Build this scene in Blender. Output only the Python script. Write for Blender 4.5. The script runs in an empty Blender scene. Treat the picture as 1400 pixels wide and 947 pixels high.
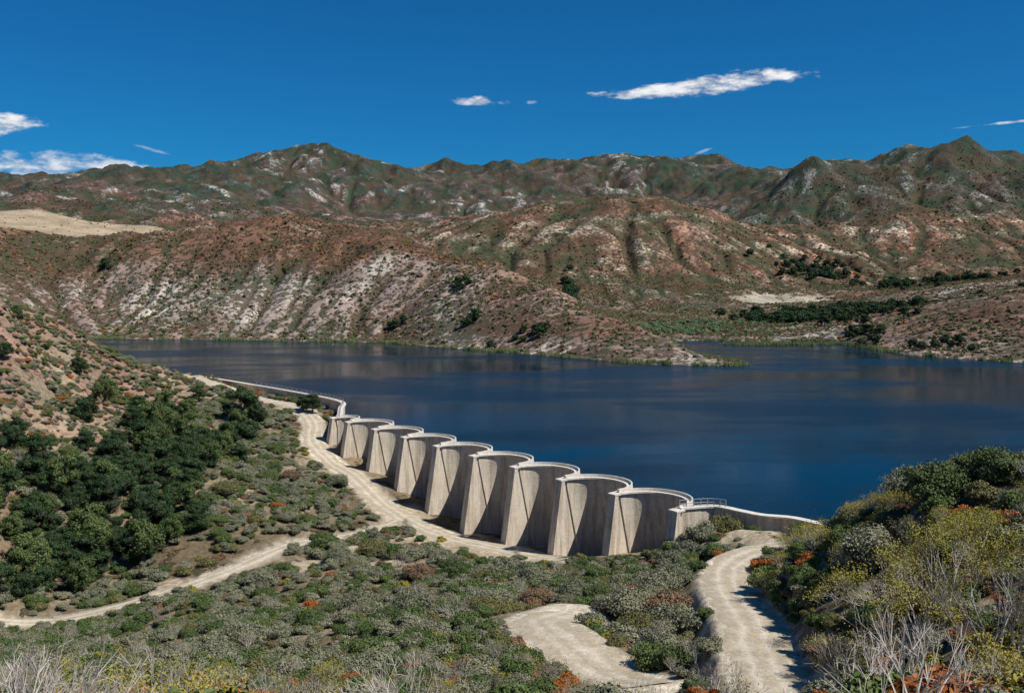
import bpy, bmesh, math, random
import numpy as np
from mathutils import Vector, Matrix, geometry
rng=np.random.default_rng(7); random.seed(7)
scene=bpy.context.scene
scene.view_settings.view_transform='Standard'; scene.view_settings.look='None'; scene.view_settings.exposure=0

# ---------------------------------------------------------------- noise
_perm=rng.permutation(256); _perm=np.concatenate([_perm,_perm])
_ang=rng.random(256)*2*np.pi; _gx=np.cos(_ang); _gy=np.sin(_ang)
def perlin(x,y,seed=0):
    x=x+seed*17.31; y=y+seed*9.77
    xi=np.floor(x).astype(np.int64); yi=np.floor(y).astype(np.int64)
    xf=x-xi; yf=y-yi; xi&=255; yi&=255
    u=xf*xf*xf*(xf*(xf*6-15)+10); v=yf*yf*yf*(yf*(yf*6-15)+10)
    def g(ix,iy,dx,dy):
        h=_perm[_perm[ix&255]+(iy&255)]
        return _gx[h]*dx+_gy[h]*dy
    a=g(xi,yi,xf,yf); b=g(xi+1,yi,xf-1,yf); c=g(xi,yi+1,xf,yf-1); d=g(xi+1,yi+1,xf-1,yf-1)
    return (a+(b-a)*u)*(1-v)+(c+(d-c)*u)*v
def fbm(x,y,wl,octv=4,seed=0,gain=.5):
    s=0;a=1;f=1/wl
    for o in range(octv):
        s=s+a*perlin(x*f,y*f,seed+o*3); a*=gain; f*=2.03
    return s*1.4
def ridged(x,y,wl,octv=4,seed=0):
    s=0;a=1;f=1/wl
    for o in range(octv):
        n=1-np.abs(perlin(x*f,y*f,seed+o*5))*2.; s=s+a*n*n; a*=.5; f*=2.07
    return s/1.9
def sstep(a,b,x):
    t=np.clip((x-a)/(b-a),0,1); return t*t*(3-2*t)

# ---------------------------------------------------------------- RBF terrain
near=np.array([
(0,0,35.3),(-15,5,34),(15,5,36),(0,-60,45),(-60,-30,38),(60,-30,48),(0,20,28),(-20,20,27.5),(22,20,30),(0,40,19.5),(-22,40,18.5),
(20,40,20.5),(25,55,18),(30,70,17.5),(41,80,21),(36,85,19),(35,95,15),(34,105,9.5),(0,60,11.5),(0,75,7.3),(29,88,11),(27,76,13),(32,112,6.3),
(34,122,4),(45,125,6),(50,134,2.2),(55,110,14),(60,90,21),(80,100,14),(70,130,0),(90,140,-3),(60,146,-4),(48,148,-4),(46,137,2.2),
(38.8,132,2),(32,129.5,1.9),(27,123,2),(24.3,113,3),(22.5,100,5),(20.8,87,7.5),(18.2,72,9.2),(16,58,11),
(15,85,5.2),(14,100,1),(8,95,3),(3,100,3),(4.5,92,4.2),(8,83,4.3),(7,108,1.2),(10,120,-2),(5,140,-6),(20,140,-3),(28,148,-1.6),(22,125,0),(33,143,1),
(14,158,-6.8),(5,171,-10.6),(-2,183,-11.7),(-10,195,-12.2),(-18,206,-11.4),(-26,218,-9.3),(-34,230,-6.9),(-42,242,-6.1),
(27,168,-9),(17,182,-13),(5,198,-15),(-5,210,-15),(-17,224,-13),(-30,240,-9),(33,160,-5),
(-42,236,-7.2),(-50,250,-3.5),(-53,265,-1),(-62,285,1),(-110,340,3.7),(-49,166,-12),(-62,156,-14),(-40,181,-11),(-30,188,-11),(-76,150,-15),(-78,168,-12),
(-27,145,-9),(-18,165,-9),(-37,125,-6.7),(-8,110,-0.5),(-17.5,95,1.2),(-37,100,-1),(-51,100,-1.5),(-67,130,-11),(-52,130,-10.5),(-46,142,-12),(-36,70,8),(-15,70,8.0),
(-60,70,6),(-100,100,5),(-128,250,32),(-136,290,26),(-129,320,13),(-116,335,4.7),(-110,215,18),(-95,185,7),(-87,168,-2),(-104,235,8),(-124,260,18.4),
(-150,230,42),(-175,300,32),(-165,360,8),(-140,180,33),(-120,150,12),(-120,110,8),(-99,270,1.8),(-85,210,0.5),(-70,190,-7),(-66,225,-2.2),
(-54,190,-7),(-49.6,225,-5.5),(-36.7,205,-9.5),(-75,265,0.3),(-80,300,1.2),(-90,317,2),(-28,215,-10),(-19,200,-11.6),(-8,187,-12),(2,176,-11),(8,164,-8.8),
(60,180,-8),(40,200,-14),(0,250,-14),(-30,290,-8),(-80,370,-6),(-150,450,-6),(-50,330,-7),(0,400,-12),(100,300,-12),(200,300,-10),(150,450,-8),(50,320,-12),(150,180,-8),
(350,450,30),(400,400,20),(500,300,30),(350,200,20),(250,60,20),(150,60,25),(-250,400,20),(-300,300,60),(-250,150,50),(-58,300,-1),(-36,268,-5),
],float)
far=np.array([
(-251,617,1),(-176,602,1),(-77,583,1),(-39,540,1),(0,503,1),(54,439,1),(97,426,0.6),
(-275,780,74),(-184,775,88),(-143,775,83),(-99,750,76),(-51,700,59),(0,630,42),(26,580,31),(46,520,18),(72,480,9),(88,450,3.5),(-230,778,80),
(-220,690,36),(-140,690,44),(-90,650,32),(66,590,5),(75,680,3),(70,760,6),(50,640,14),(10,760,22),(-60,840,30),(-150,880,40),(-250,890,45),
(-525,1100,112),(-566,1100,108),(-444,1100,92),(-410,1150,96),(-386,750,70),(-348,740,52),(-303,700,33),(-267,655,9),(-360,950,58),(-480,900,74),(-260,1000,42),(-150,1050,34),(0,950,12),(-80,950,28),
(-62,1400,126),(21,1400,138),(103,1400,151),(206,1400,154),(288,1400,138),(347,1350,98),(386,1250,42),(73,1000,9),(130,900,3),(100,780,2),(150,700,1.5),(180,800,3),(200,950,5),
(277,1050,13),(231,1050,18),(150,1150,45),(40,1200,62),(-60,1200,55),(280,1180,40),(120,1280,105),(230,1250,90),
(602,2000,280),(676,2000,250),(793,2000,274),(911,2000,312),(1029,2000,264),(529,2000,210),(441,2000,160),(1180,2000,300),(595,1500,145),(617,1400,99),(494,1400,75),(669,1300,66),(379,1200,36),
(450,1000,30),(600,1000,42),(800,1300,90),(700,1750,150),(850,1700,140),(480,1700,95),
(288,560,30),(282,640,23),(264,720,12),(240,760,2),(300,470,15),(350,450,30),(450,600,50),(380,800,20),(400,400,20),
(-967,2800,342),(-802,2800,350),(-720,2800,380),(-535,2800,400),(-411,2800,374),(-206,2800,336),(-41,2800,352),(123,2800,366),(267,2800,386),(411,2800,362),(576,2800,386),(700,2800,350),(782,2800,328),
(-1440,2800,290),(-1234,2800,328),(-1748,3400,380),(-1500,3400,370),(-882,2000,218),(-764,2000,218),(-550,1700,152),(-330,1600,125),(-198,1800,130),(0,1900,110),(200,1900,110),(-400,2200,180),(0,2300,200),(400,2300,210),
(-1100,1900,190),(-900,1300,110),(-700,1300,75),(-1500,2000,250),(-650,1500,75),(-300,1300,45),(-480,1350,60),
(1300,2800,300),(1800,2800,320),(1500,1500,150),(1200,900,80),(900,600,60),(-900,600,90),(-500,500,80),(-350,450,50),
(-2500,4500,250),(0,4500,200),(2500,4500,250),(0,8000,120),(5000,8000,100),(-5000,8000,100),(-4000,2500,200),(4000,2500,200),
(0,400,-12),(-150,450,-6),(150,450,-8),(-180,550,-6),(-250,400,20),(500,300,30),(200,300,-10),(-80,370,-6),(0,470,-3),(130,540,-3),
],float)
class RBF:
    def __init__(s,P,c):
        s.c=c; s.P=P; n=len(P)
        A=np.zeros((n+3,n+3)); d2=((P[:,None,:2]-P[None,:,:2])**2).sum(-1)
        A[:n,:n]=np.sqrt(d2+c*c); A[:n,:n]-=np.eye(n)*.02*c
        A[:n,n]=1;A[:n,n+1:]=P[:,:2];A[n,:n]=1;A[n+1:,:n]=P[:,:2].T
        s.w=np.linalg.solve(A,np.concatenate([P[:,2],[0,0,0]]))
    def __call__(s,x,y):
        out=s.w[-3]+s.w[-2]*x+s.w[-1]*y
        for i in range(len(s.P)):
            out=out+s.w[i]*np.sqrt((x-s.P[i,0])**2+(y-s.P[i,1])**2+s.c**2)
        return out
rn=RBF(near,3.0); rf=RBF(far,12.0)

lake=np.array([(48,141),(42,147),(38,151),(32,157),(-37,257),(-43,270),(-45,285),(-63,309),(-85,334),(-107,357),(-128,371),(-190,430),(-260,520),(-285,600),
(-251,616),(-176,601),(-130,592),(-77,581),(-39,538),(0,501),(54,437),(80,427),(97,425),(102,432),(92,470),(80,520),(88,570),(104,598),(140,585),(181,593),(189,549),(193,486),(226,440),
(330,380),(330,150),(200,92),(110,108),(75,130),(60,143)],float)
def sdpoly(x,y,P):
    ins=np.zeros(x.shape,bool); d=np.full(x.shape,1e18); n=len(P)
    for i in range(n):
        ax,ay=P[i]; bx,by=P[(i+1)%n]
        ex,ey=bx-ax,by-ay
        t=np.clip(((x-ax)*ex+(y-ay)*ey)/(ex*ex+ey*ey),0,1)
        d=np.minimum(d,(x-ax-t*ex)**2+(y-ay-t*ey)**2)
        if ay!=by:
            c=((ay>y)!=(by>y))&(x<(bx-ax)*(y-ay)/(by-ay)+ax); ins^=c
    d=np.sqrt(d); return np.where(ins,-d,d)
def golden_mask(x,y):
    return np.maximum(1-sstep(.72,1.1,np.hypot((x+525)/190,(y-1005)/190)+fbm(x,y,60,3,8)*.2),1-sstep(.7,1.1,np.hypot((x+405)/65,(y-1150)/90)))
def pale_mask(x,y):
    return (1-sstep(.6,1.1,np.hypot((x-277)/60,(y-1055)/40)+fbm(x,y,30,3,4)*.6))
# ---- stream-power erosion of the far landscape, on two grids
def erode(x0,x1,y0,y1,dx,K,iters,namp,nwl,talus):
    gx=np.arange(x0,x1+dx,dx); gy=np.arange(y0,y1+dx,dx); XX,YY=np.meshgrid(gx,gy); ny,nx=XX.shape
    z=rf(XX,YY); zz0=np.clip(z,0,300); z=z+fbm(XX,YY,nwl,5,61,.6)*namp*zz0+fbm(XX,YY,nwl*.25,3,67)*.8
    z=z+(ridged(XX,YY,nwl*.6,4,91)-.55)*.11*np.clip(z-15,0,300)
    r2=np.random.default_rng(5); z=z+r2.random(z.shape)*.3
    sd=sdpoly(XX,YY,lake); z=np.where(sd<0,-2+r2.random(z.shape)*.01,np.maximum(z,.3+.02*np.minimum(sd,100)))
    gmask=golden_mask(XX,YY); zo=rf(XX,YY)+fbm(XX,YY,120,2,61)*3; z=z*(1-gmask)+zo*gmask
    idx=np.arange(nx*ny).reshape(ny,nx); fixed=(sd<0); fixed[0,:]=fixed[-1,:]=True; fixed[:,0]=fixed[:,-1]=True; ff=fixed.ravel()
    for it in range(iters):
        best=np.zeros(z.shape); rec=idx.copy(); dist=np.full(z.shape,dx)
        for dy_ in (-1,0,1):
            for dx_ in (-1,0,1):
                if dy_==0 and dx_==0: continue
                zs=np.roll(z,(-dy_,-dx_),(0,1)); dd=dx*math.hypot(dy_,dx_); s=(z-zs)/dd*(1+.1*(r2.random(z.shape)-.5))
                m=s>best; best=np.where(m,s,best); rec=np.where(m,np.roll(idx,(-dy_,-dx_),(0,1)),rec); dist=np.where(m,dd,dist)
        recf=rec.ravel().copy(); recf[ff]=idx.ravel()[ff]
        order=np.argsort(z.ravel()); A=[dx*dx]*(nx*ny); rl=recf.tolist(); ol=order.tolist()
        for i in reversed(ol):
            r=rl[i]
            if r!=i: A[r]+=A[i]
        An=np.array(A); f=(K*np.sqrt(An)/dist.ravel()); fl=f.tolist(); zl=z.ravel().tolist()
        for i in ol:
            r=rl[i]
            if r!=i:
                zr=zl[r]
                if zr<zl[i]: q=fl[i]; zl[i]=(zl[i]+q*zr)/(1+q)
        z=np.array(zl).reshape(ny,nx)
        lap=(np.roll(z,1,0)+np.roll(z,-1,0)+np.roll(z,1,1)+np.roll(z,-1,1)-4*z); z=np.where(fixed,z,z+lap*(.03+.12*sstep(talus,talus*1.6,best)))
    z=z*(1-.9*gmask)+zo*.9*gmask
    zb=z.copy()
    for _ in range(6): zb=(np.roll(zb,1,0)+np.roll(zb,-1,0)+np.roll(zb,1,1)+np.roll(zb,-1,1)+zb)/5
    curv=(z-zb)/dx
    return gx,gy,z,np.log10(An.reshape(ny,nx)/dx/dx),curv
GA=erode(-640,640,372,1200,4.0,.020,14,.12,120,.6)
GB=erode(-2000,2000,1000,3400,8.5,.030,15,.10,260,.8)
def samp(G,x,y,k):
    gx,gy=G[0],G[1]; d=gx[1]-gx[0]; u=np.clip((x-gx[0])/d,0,len(gx)-1.001); v=np.clip((y-gy[0])/d,0,len(gy)-1.001)
    a=u.astype(int);b=v.astype(int);u=u-a;v=v-b; Q=G[k]
    return (Q[b,a]*(1-u)+Q[b,a+1]*u)*(1-v)+(Q[b+1,a]*(1-u)+Q[b+1,a+1]*u)*v
def inside(G,x,y,mrg):
    gx,gy=G[0],G[1]; e=np.minimum(np.minimum(x-gx[0],gx[-1]-x),np.minimum(y-gy[0],gy[-1]-y)); return sstep(0,mrg,e)
def farfield(x,y,k=2):
    base=rf(x,y) if k==2 else np.zeros(x.shape)
    wb=inside(GB,x,y,90); out=base*(1-wb)+samp(GB,x,y,k)*wb
    wa2=np.minimum(sstep(0,60,640-np.abs(x)),sstep(1195,1110,y))*(y>372)
    return out*(1-wa2)+samp(GA,x,y,k)*wa2
def base_h(x,y,detail=True):
    t=sstep(380,480,y)
    zn=np.clip(rn(x,y),-20,80); zf=farfield(x,y) if detail else rf(x,y)
    if detail:
        left=sstep(-75,-105,x)
        zn=zn+fbm(x,y,14,4,1)*(.7+1.6*left)*sstep(4,30,np.hypot(x,y))
        zc=np.clip(zf,0,400); gm=golden_mask(x,y)
        zf=zf+fbm(x,y,16,3,9)*.9*sstep(3,25,zc)*(1-.9*gm)+(fbm(x,y,40,3,19,.6)*3+(ridged(x,y,75,4,29)-.5)*9)*sstep(1150,1700,y)*sstep(20,80,zc)
    z=zn*(1-t)+zf*t
    sd=sdpoly(x,y,lake)+fbm(x,y,22,3,5)*2.2*sstep(370,420,y)
    ins=sd<0
    z=np.where(ins,np.minimum(z,-.3-.4*np.minimum(-sd,14)),z)
    reg=(y>370)|(x>62)
    z=np.where(~ins&reg,np.maximum(z,.25+.11*np.minimum(sd,14)),z)
    return z
def catmull(P,n=8):
    P=[np.array(p,float) for p in P]; P=[2*P[0]-P[1]]+P+[2*P[-1]-P[-2]]; out=[]
    for i in range(1,len(P)-2):
        for k in range(n):
            t=k/n; a,b,c,d=P[i-1:i+3]
            out.append(.5*((2*b)+(c-a)*t+(2*a-5*b+4*c-d)*t*t+(3*b-a-3*c+d)*t**3))
    out.append(P[-2]); return np.array(out)
roads=[]
for pts,w in [([(49,137),(44,135),(38.8,132),(32,129.5),(27,123),(24.3,113),(22.5,100),(20.8,87),(18.2,72),(16,56)],5.2),
              ([(-108,340),(-90,318),(-75,300),(-62,285),(-53,265),(-50,250),(-42,236),(-30,215),(-20,199),(-9,186),(1,175),(9,163)],4.8),
              ([(-22,200),(-30,188),(-40,181),(-49,166),(-62,156),(-78,150)],3.4),
              ([(10,76),(7.5,84),(4.5,92),(3,100),(6,107)],6.5)]:
    S=catmull(pts); z=base_h(S[:,0],S[:,1],False)
    for _ in range(6): z[1:-1]=(z[:-2]+z[1:-1]*2+z[2:])/4
    roads.append((S,z,w))
def nearest(x,y,S,z):
    d=np.full(x.shape,1e18); zz=np.zeros(x.shape)
    for i in range(len(S)-1):
        ax,ay=S[i]; ex,ey=S[i+1]-S[i]
        t=np.clip(((x-ax)*ex+(y-ay)*ey)/(ex*ex+ey*ey),0,1)
        dd=(x-ax-t*ex)**2+(y-ay-t*ey)**2
        m=dd<d; d=np.where(m,dd,d); zz=np.where(m,z[i]+t*(z[i+1]-z[i]),zz)
    return np.sqrt(d),zz
def road_dist(x,y):
    out=np.full(x.shape,99.)
    m=(np.abs(x)<135)&(y>40)&(y<360)
    xm,ym=x[m],y[m]; r=np.full(xm.shape,99.)
    for S,z,w in roads:
        d,_=nearest(xm,ym,S,z); r=np.minimum(r,d-w/2)
    out[m]=r; return out
def H(x,y):
    z=base_h(x,y)
    m=(np.abs(x)<135)&(y>40)&(y<360)
    xm,ym,zm=x[m],y[m],z[m]
    for S,zr,w in roads:
        d,tz=nearest(xm,ym,S,zr); k=sstep(w/2+.2,w/2+2.6,d); zm=tz*(1-k)+zm*k
    z[m]=zm; return z

# ---------------------------------------------------------------- node helpers
def mat(name):
    m=bpy.data.materials.new(name); m.use_nodes=True; nt=m.node_tree
    return m,nt,nt.nodes['Principled BSDF']
def N(nt,t,**k):
    n=nt.nodes.new(t)
    for a,b in k.items(): setattr(n,a,b)
    return n
def sock(nt,s,v):
    if isinstance(v,bpy.types.NodeSocket): nt.links.new(v,s)
    else: s.default_value=v
def M(nt,op,a,b=None,c=None,clamp=False):
    n=N(nt,'ShaderNodeMath',operation=op,use_clamp=clamp); sock(nt,n.inputs[0],a)
    if b is not None: sock(nt,n.inputs[1],b)
    if c is not None: sock(nt,n.inputs[2],c)
    return n.outputs[0]
def MIX(nt,f,a,b,blend='MIX'):
    n=N(nt,'ShaderNodeMix',data_type='RGBA',blend_type=blend); sock(nt,n.inputs[0],f); sock(nt,n.inputs[6],a); sock(nt,n.inputs[7],b); return n.outputs[2]
def NOISE(nt,vec,scale,detail=4,rough=.55):
    n=N(nt,'ShaderNodeTexNoise'); n.inputs['Scale'].default_value=scale; n.inputs['Detail'].default_value=detail; n.inputs['Roughness'].default_value=rough
    if vec is not None: nt.links.new(vec,n.inputs['Vector'])
    return n.outputs['Fac']
def MR(nt,v,a,b,c=0.,d=1.):
    n=N(nt,'ShaderNodeMapRange',interpolation_type='SMOOTHSTEP'); sock(nt,n.inputs[0],v); sock(nt,n.inputs[1],a); sock(nt,n.inputs[2],b); n.inputs[3].default_value=c; n.inputs[4].default_value=d; return n.outputs[0]
def pos(nt): return N(nt,'ShaderNodeNewGeometry').outputs['Position']
def C(r,g,b): return (r,g,b,1)
def link_obj(name,me,parent=None):
    o=bpy.data.objects.new(name,me); scene.collection.objects.link(o)
    if parent: o.parent=parent
    return o

# ---------------------------------------------------------------- terrain sheet
dense=np.radians(np.linspace(-38,38,1040)); coarse=np.radians(np.linspace(38,322,150)[1:-1])
ang=np.concatenate([dense,coarse]); rad=np.concatenate([[.02,1,2,3],np.geomspace(4,380,440)[:-1],np.geomspace(380,3300,680)[:-1],np.geomspace(3300,9000,50)])
A,Rr=np.meshgrid(ang,rad); X=(Rr*np.sin(A)).ravel(); Y=(Rr*np.cos(A)).ravel()
Z=H(X,Y)
na=len(ang); nr=len(rad)
i=np.arange(nr-1)[:,None]*na; j=np.arange(na)[None,:]; j2=(j+1)%na
F=np.stack([i+j,i+j2,i+na+j2,i+na+j],-1).reshape(-1,4)
F=F[:,::-1]
me=bpy.data.meshes.new('terrain'); me.vertices.add(len(X)); me.vertices.foreach_set('co',np.stack([X,Y,Z],-1).astype(np.float32).ravel())
me.loops.add(F.size); me.loops.foreach_set('vertex_index',F.astype(np.int32).ravel())
me.polygons.add(len(F)); me.polygons.foreach_set('loop_start',(np.arange(len(F))*4).astype(np.int32)); me.polygons.foreach_set('loop_total',np.full(len(F),4,np.int32))
me.update(calc_edges=True); me.polygons.foreach_set('use_smooth',np.ones(len(F),bool))
def lerp(a,b,t): return a+(np.array(b)-a)*np.clip(t,0,1)[:,None]
bare=[(-14,182,9),(-3,172,9),(6,164,6),(-27,176,5),(15,87,3.5),(28,141,6),(24,128,6),(20,108,4),(-60,282,6),(-78,304,8),(-95,325,10),(-112,338,8),(34,139,5),(-24,206,7),(-34,168,4),(-44,173,4),(-21,162,4),(-56,162,3.5),(-14,158,3)]
def bare_mask(x,y):
    b=np.zeros(x.shape)
    for bx,by,r in bare: b=np.maximum(b,1-sstep(r*.6,r*1.25,np.hypot(x-bx,y-by)+fbm(x,y,6,3,2)*2))
    return b
def colours(x,y,z):
    n=len(x); col=np.tile(np.array([.33,.26,.17]),(n,1)); spk=np.full(n,.3)
    nf=sstep(370,400,y)
    a=fbm(x,y,25,4,21); lh=sstep(-78,-96,x)*(1-nf)
    col=lerp(col,[.19,.145,.085],.6+a*1.2)
    col=lerp(col,[.36,.225,.165],lh*(.55+a)); 
    bm=bare_mask(x,y)*(1-nf); col=lerp(col,[.54,.44,.30],bm*.9); spk=np.where(bm>.3,.05,spk)
    rd=road_dist(x,y); dust=(1-sstep(-.3,1.8,rd+fbm(x,y,3,3,6)*.8))*(1-nf); col=lerp(col,[.61,.53,.40],dust)
    spk=spk*(1-dust)
    b=fbm(x,y,110,5,41); c=fbm(x,y,60,4,51); e=fbm(x,y,260,4,61)
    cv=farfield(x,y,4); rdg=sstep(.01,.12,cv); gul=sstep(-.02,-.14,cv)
    fine=fbm(x,y,26,4,171,.7)
    # promontory hill
    fc=np.tile(np.array([.31,.235,.195]),(n,1)); fs=np.full(n,.66)
    up=sstep(30,56,z+b*20)*sstep(560,700,y); tip=sstep(-60,20,x)*sstep(740,660,y)
    up=np.maximum(up,tip*.8*sstep(4,10,z+b*5))
    fc=lerp(fc,[.21,.10,.055],up*.85); fc=lerp(fc,[.21,.125,.085],sstep(-.1,.4,c)*.5)
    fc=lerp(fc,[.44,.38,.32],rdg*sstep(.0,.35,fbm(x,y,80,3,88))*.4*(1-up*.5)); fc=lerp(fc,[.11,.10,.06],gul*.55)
    fc=lerp(fc,[.52,.46,.38],sstep(.22,.5,fbm(x,y*.6,46,4,188)+fine*.12)*(1-up)*.7)
    fc=fc*(1+.25*fine)[:,None]
    low=(1-sstep(3,9,z))*sstep(600,680,y); fc=lerp(fc,[.22,.21,.11],low*.7)
    # middle hills
    m=sstep(930,1100,y); mid=np.tile(np.array([.27,.155,.105]),(n,1)); mid=lerp(mid,[.095,.095,.048],sstep(.0,.3,b+fine*.2)*.85); mid=lerp(mid,[.24,.105,.065],sstep(.1,.4,c)*.65)
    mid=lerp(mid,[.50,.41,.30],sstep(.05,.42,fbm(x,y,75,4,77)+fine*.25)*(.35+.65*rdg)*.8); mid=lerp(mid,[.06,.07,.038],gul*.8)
    st=np.exp(-((((z-.02*x+fbm(x,y,90,3,93)*10)/26)%1-.5)/.09)**2)*sstep(60,100,z)*sstep(.05,.3,fbm(x,y,140,3,94)); mid=lerp(mid,[.56,.48,.36],st*.85)
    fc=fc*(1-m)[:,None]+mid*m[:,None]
    # back range: slight distance haze painted in as bluish, darker ground colours
    m2=sstep(1500,1850,y); bk=np.tile(np.array([.165,.125,.115]),(n,1)); bk=lerp(bk,[.045,.068,.058],sstep(-.15,.2,e+b*.5+fine*.35+.06)); 
    bk=lerp(bk,[.22,.12,.105],sstep(.05,.35,fbm(x,y,200,3,99)+fine*.2)*.75*sstep(290,190,z))
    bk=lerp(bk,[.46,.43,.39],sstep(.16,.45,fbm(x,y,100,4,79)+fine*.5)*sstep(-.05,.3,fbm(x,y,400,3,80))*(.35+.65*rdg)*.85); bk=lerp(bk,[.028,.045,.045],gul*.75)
    gr=sstep(350,550,x)*sstep(1450,1800,y)*(1-sstep(2400,2600,y)); bk=lerp(bk,[.045,.07,.048],gr*.45)
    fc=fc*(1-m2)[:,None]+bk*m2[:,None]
    fc=fc*(1+.65*(fine+fbm(x,y,11,2,271)*.6)*sstep(900,1300,y))[:,None]
    g=golden_mask(x,y); fc=lerp(fc,[.38,.30,.20],g); fc=lerp(fc,[.13,.125,.07],g*(1-sstep(.6,1.,np.hypot((x+470)/32,(y-960)/16)))*.8)
    p=pale_mask(x,y); fc=lerp(fc,[.42,.37,.28],p)
    fs=fs+.3*b+.1*m+.2*gul-.1*rdg; fs=fs*(1-.92*g)*(1-.8*p)
    sd=sdpoly(x,y,lake); shore=(1-sstep(1,3.5,sd))*nf; fc=lerp(fc,[.42,.38,.31],shore*.8)
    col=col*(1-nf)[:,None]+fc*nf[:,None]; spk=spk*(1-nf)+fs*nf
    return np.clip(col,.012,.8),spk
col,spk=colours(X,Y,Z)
ca=me.color_attributes.new('macro','FLOAT_COLOR','POINT'); ca.data.foreach_set('color',np.concatenate([col,np.ones((len(X),1))],1).astype(np.float32).ravel())
fa=me.attributes.new('speck','FLOAT','POINT'); fa.data.foreach_set('value',spk.astype(np.float32))
m,nt,bs=mat('hillside_soil'); me.materials.append(m)
P=pos(nt); at=N(nt,'ShaderNodeAttribute',attribute_name='macro').outputs['Color']; sp=N(nt,'ShaderNodeAttribute',attribute_name='speck').outputs['Fac']
v1=MR(nt,NOISE(nt,P,.9,6,.65),.3,.7,.68,1.28); v2=MR(nt,NOISE(nt,P,.035,5,.6),.3,.7,.75,1.25); vv=M(nt,'MULTIPLY',v1,v2)
cc=N(nt,'ShaderNodeVectorMath',operation='SCALE'); nt.links.new(at,cc.inputs[0]); nt.links.new(vv,cc.inputs['Scale'])
thr=M(nt,'SUBTRACT',.66,M(nt,'MULTIPLY',sp,.26)); ns=NOISE(nt,P,.24,6,.68)
mk=MR(nt,M(nt,'SUBTRACT',ns,thr),-.015,.03)
dk=MIX(nt,MR(nt,NOISE(nt,P,.02,3),.4,.6),C(.045,.062,.032),C(.095,.062,.038))
cfin=MIX(nt,M(nt,'MULTIPLY',mk,.85),cc.outputs[0],dk); nt.links.new(cfin,bs.inputs['Base Color']); bs.inputs['Roughness'].default_value=.95; bs.inputs['Specular IOR Level'].default_value=.1
bp=N(nt,'ShaderNodeBump'); bp.inputs['Distance'].default_value=1.5; bp.inputs['Strength'].default_value=.8
nt.links.new(M(nt,'ADD',M(nt,'MULTIPLY',mk,.8),M(nt,'MULTIPLY',NOISE(nt,P,.8,6,.7),.5)),bp.inputs['Height']); nt.links.new(bp.outputs[0],bs.inputs['Normal'])
link_obj('terrain',me)

# ---------------------------------------------------------------- dirt roads
m_road,nt,bs=mat('dusty_dirt'); P=pos(nt); tr=N(nt,'ShaderNodeAttribute',attribute_name='track').outputs['Fac']
c1=MIX(nt,tr,C(.49,.41,.29),C(.70,.62,.49)); c2=MIX(nt,MR(nt,NOISE(nt,P,1.6,6,.7),.35,.7),C(.78,.78,.78),C(1.08,1.05,1.0)); nt.links.new(MIX(nt,1.,c1,c2,'MULTIPLY'),bs.inputs['Base Color']); bs.inputs['Roughness'].default_value=.95
bp=N(nt,'ShaderNodeBump'); bp.inputs['Distance'].default_value=.15; nt.links.new(NOISE(nt,P,2.5,5,.7),bp.inputs['Height']); nt.links.new(bp.outputs[0],bs.inputs['Normal'])
for (S,z,w) in roads:
    L=[S[0]]
    for k in range(len(S)-1):
        n=max(1,int(np.hypot(*(S[k+1]-S[k]))/.5))
        for q in range(1,n+1): L.append(S[k]+(S[k+1]-S[k])*q/n)
    L=np.array(L); T=np.gradient(L,axis=0); T/=np.linalg.norm(T,axis=1)[:,None]; Nn=np.stack([-T[:,1],T[:,0]],1)
    K=13; us=np.linspace(-1,1,K); wl=w/2*(1+fbm(L[:,0],L[:,1],4,3,81)*.3); wr=w/2*(1+fbm(L[:,0],L[:,1],4,3,91)*.3)
    V=[];tv=[]
    for u in us:
        off=np.where(u<0,u*wl,u*wr); V.append(L+Nn*off[:,None]); t_=np.exp(-((abs(u)*w/2-.85)/.38)**2); tv.append(np.clip(t_+fbm(V[-1][:,0],V[-1][:,1],2.5,3,5)*.6,0,1))
    V=np.stack(V,1); tv=np.stack(tv,1); n=len(L); zz=H(V[...,0].ravel(),V[...,1].ravel())+.07-.08*np.tile(np.abs(us)**6,n)
    co=np.stack([V[...,0].ravel(),V[...,1].ravel(),zz],1)
    fs=[(a*K+b,a*K+b+1,(a+1)*K+b+1,(a+1)*K+b) for a in range(n-1) for b in range(K-1)]
    me=bpy.data.meshes.new('dirt_road'); me.from_pydata(co.tolist(),[],fs); me.attributes.new('track','FLOAT','POINT').data.foreach_set('value',tv.ravel().astype(np.float32)); me.materials.append(m_road)
    me.polygons.foreach_set('use_smooth',np.ones(len(fs),bool))
    link_obj('dirt_road',me)

# ---------------------------------------------------------------- dam
mc,nt,bs=mat('weathered_concrete'); P=pos(nt)
mp=N(nt,'ShaderNodeMapping'); mp.inputs['Scale'].default_value=(1,1,.08); nt.links.new(P,mp.inputs[0])
st=MR(nt,NOISE(nt,mp.outputs[0],1.1,6,.7),.42,.64); bl=MR(nt,NOISE(nt,P,.35,5,.6),.35,.65); fn=MR(nt,NOISE(nt,P,3,6,.7),.3,.7,.85,1.1)
sep=N(nt,'ShaderNodeSeparateXYZ'); nt.links.new(P,sep.inputs[0]); lift=M(nt,'FRACT',M(nt,'DIVIDE',sep.outputs[2],1.5)); lj=MR(nt,lift,.0,.05,.80,1.)
c=MIX(nt,M(nt,'MULTIPLY',st,.7),C(.70,.62,.50),C(.34,.265,.19)); c=MIX(nt,M(nt,'MULTIPLY',bl,.3),c,C(.45,.36,.27))
vs=N(nt,'ShaderNodeVectorMath',operation='SCALE'); nt.links.new(c,vs.inputs[0]); nt.links.new(M(nt,'MULTIPLY',fn,lj),vs.inputs['Scale']); nt.links.new(vs.outputs[0],bs.inputs['Base Color']); bs.inputs['Roughness'].default_value=.9
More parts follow.
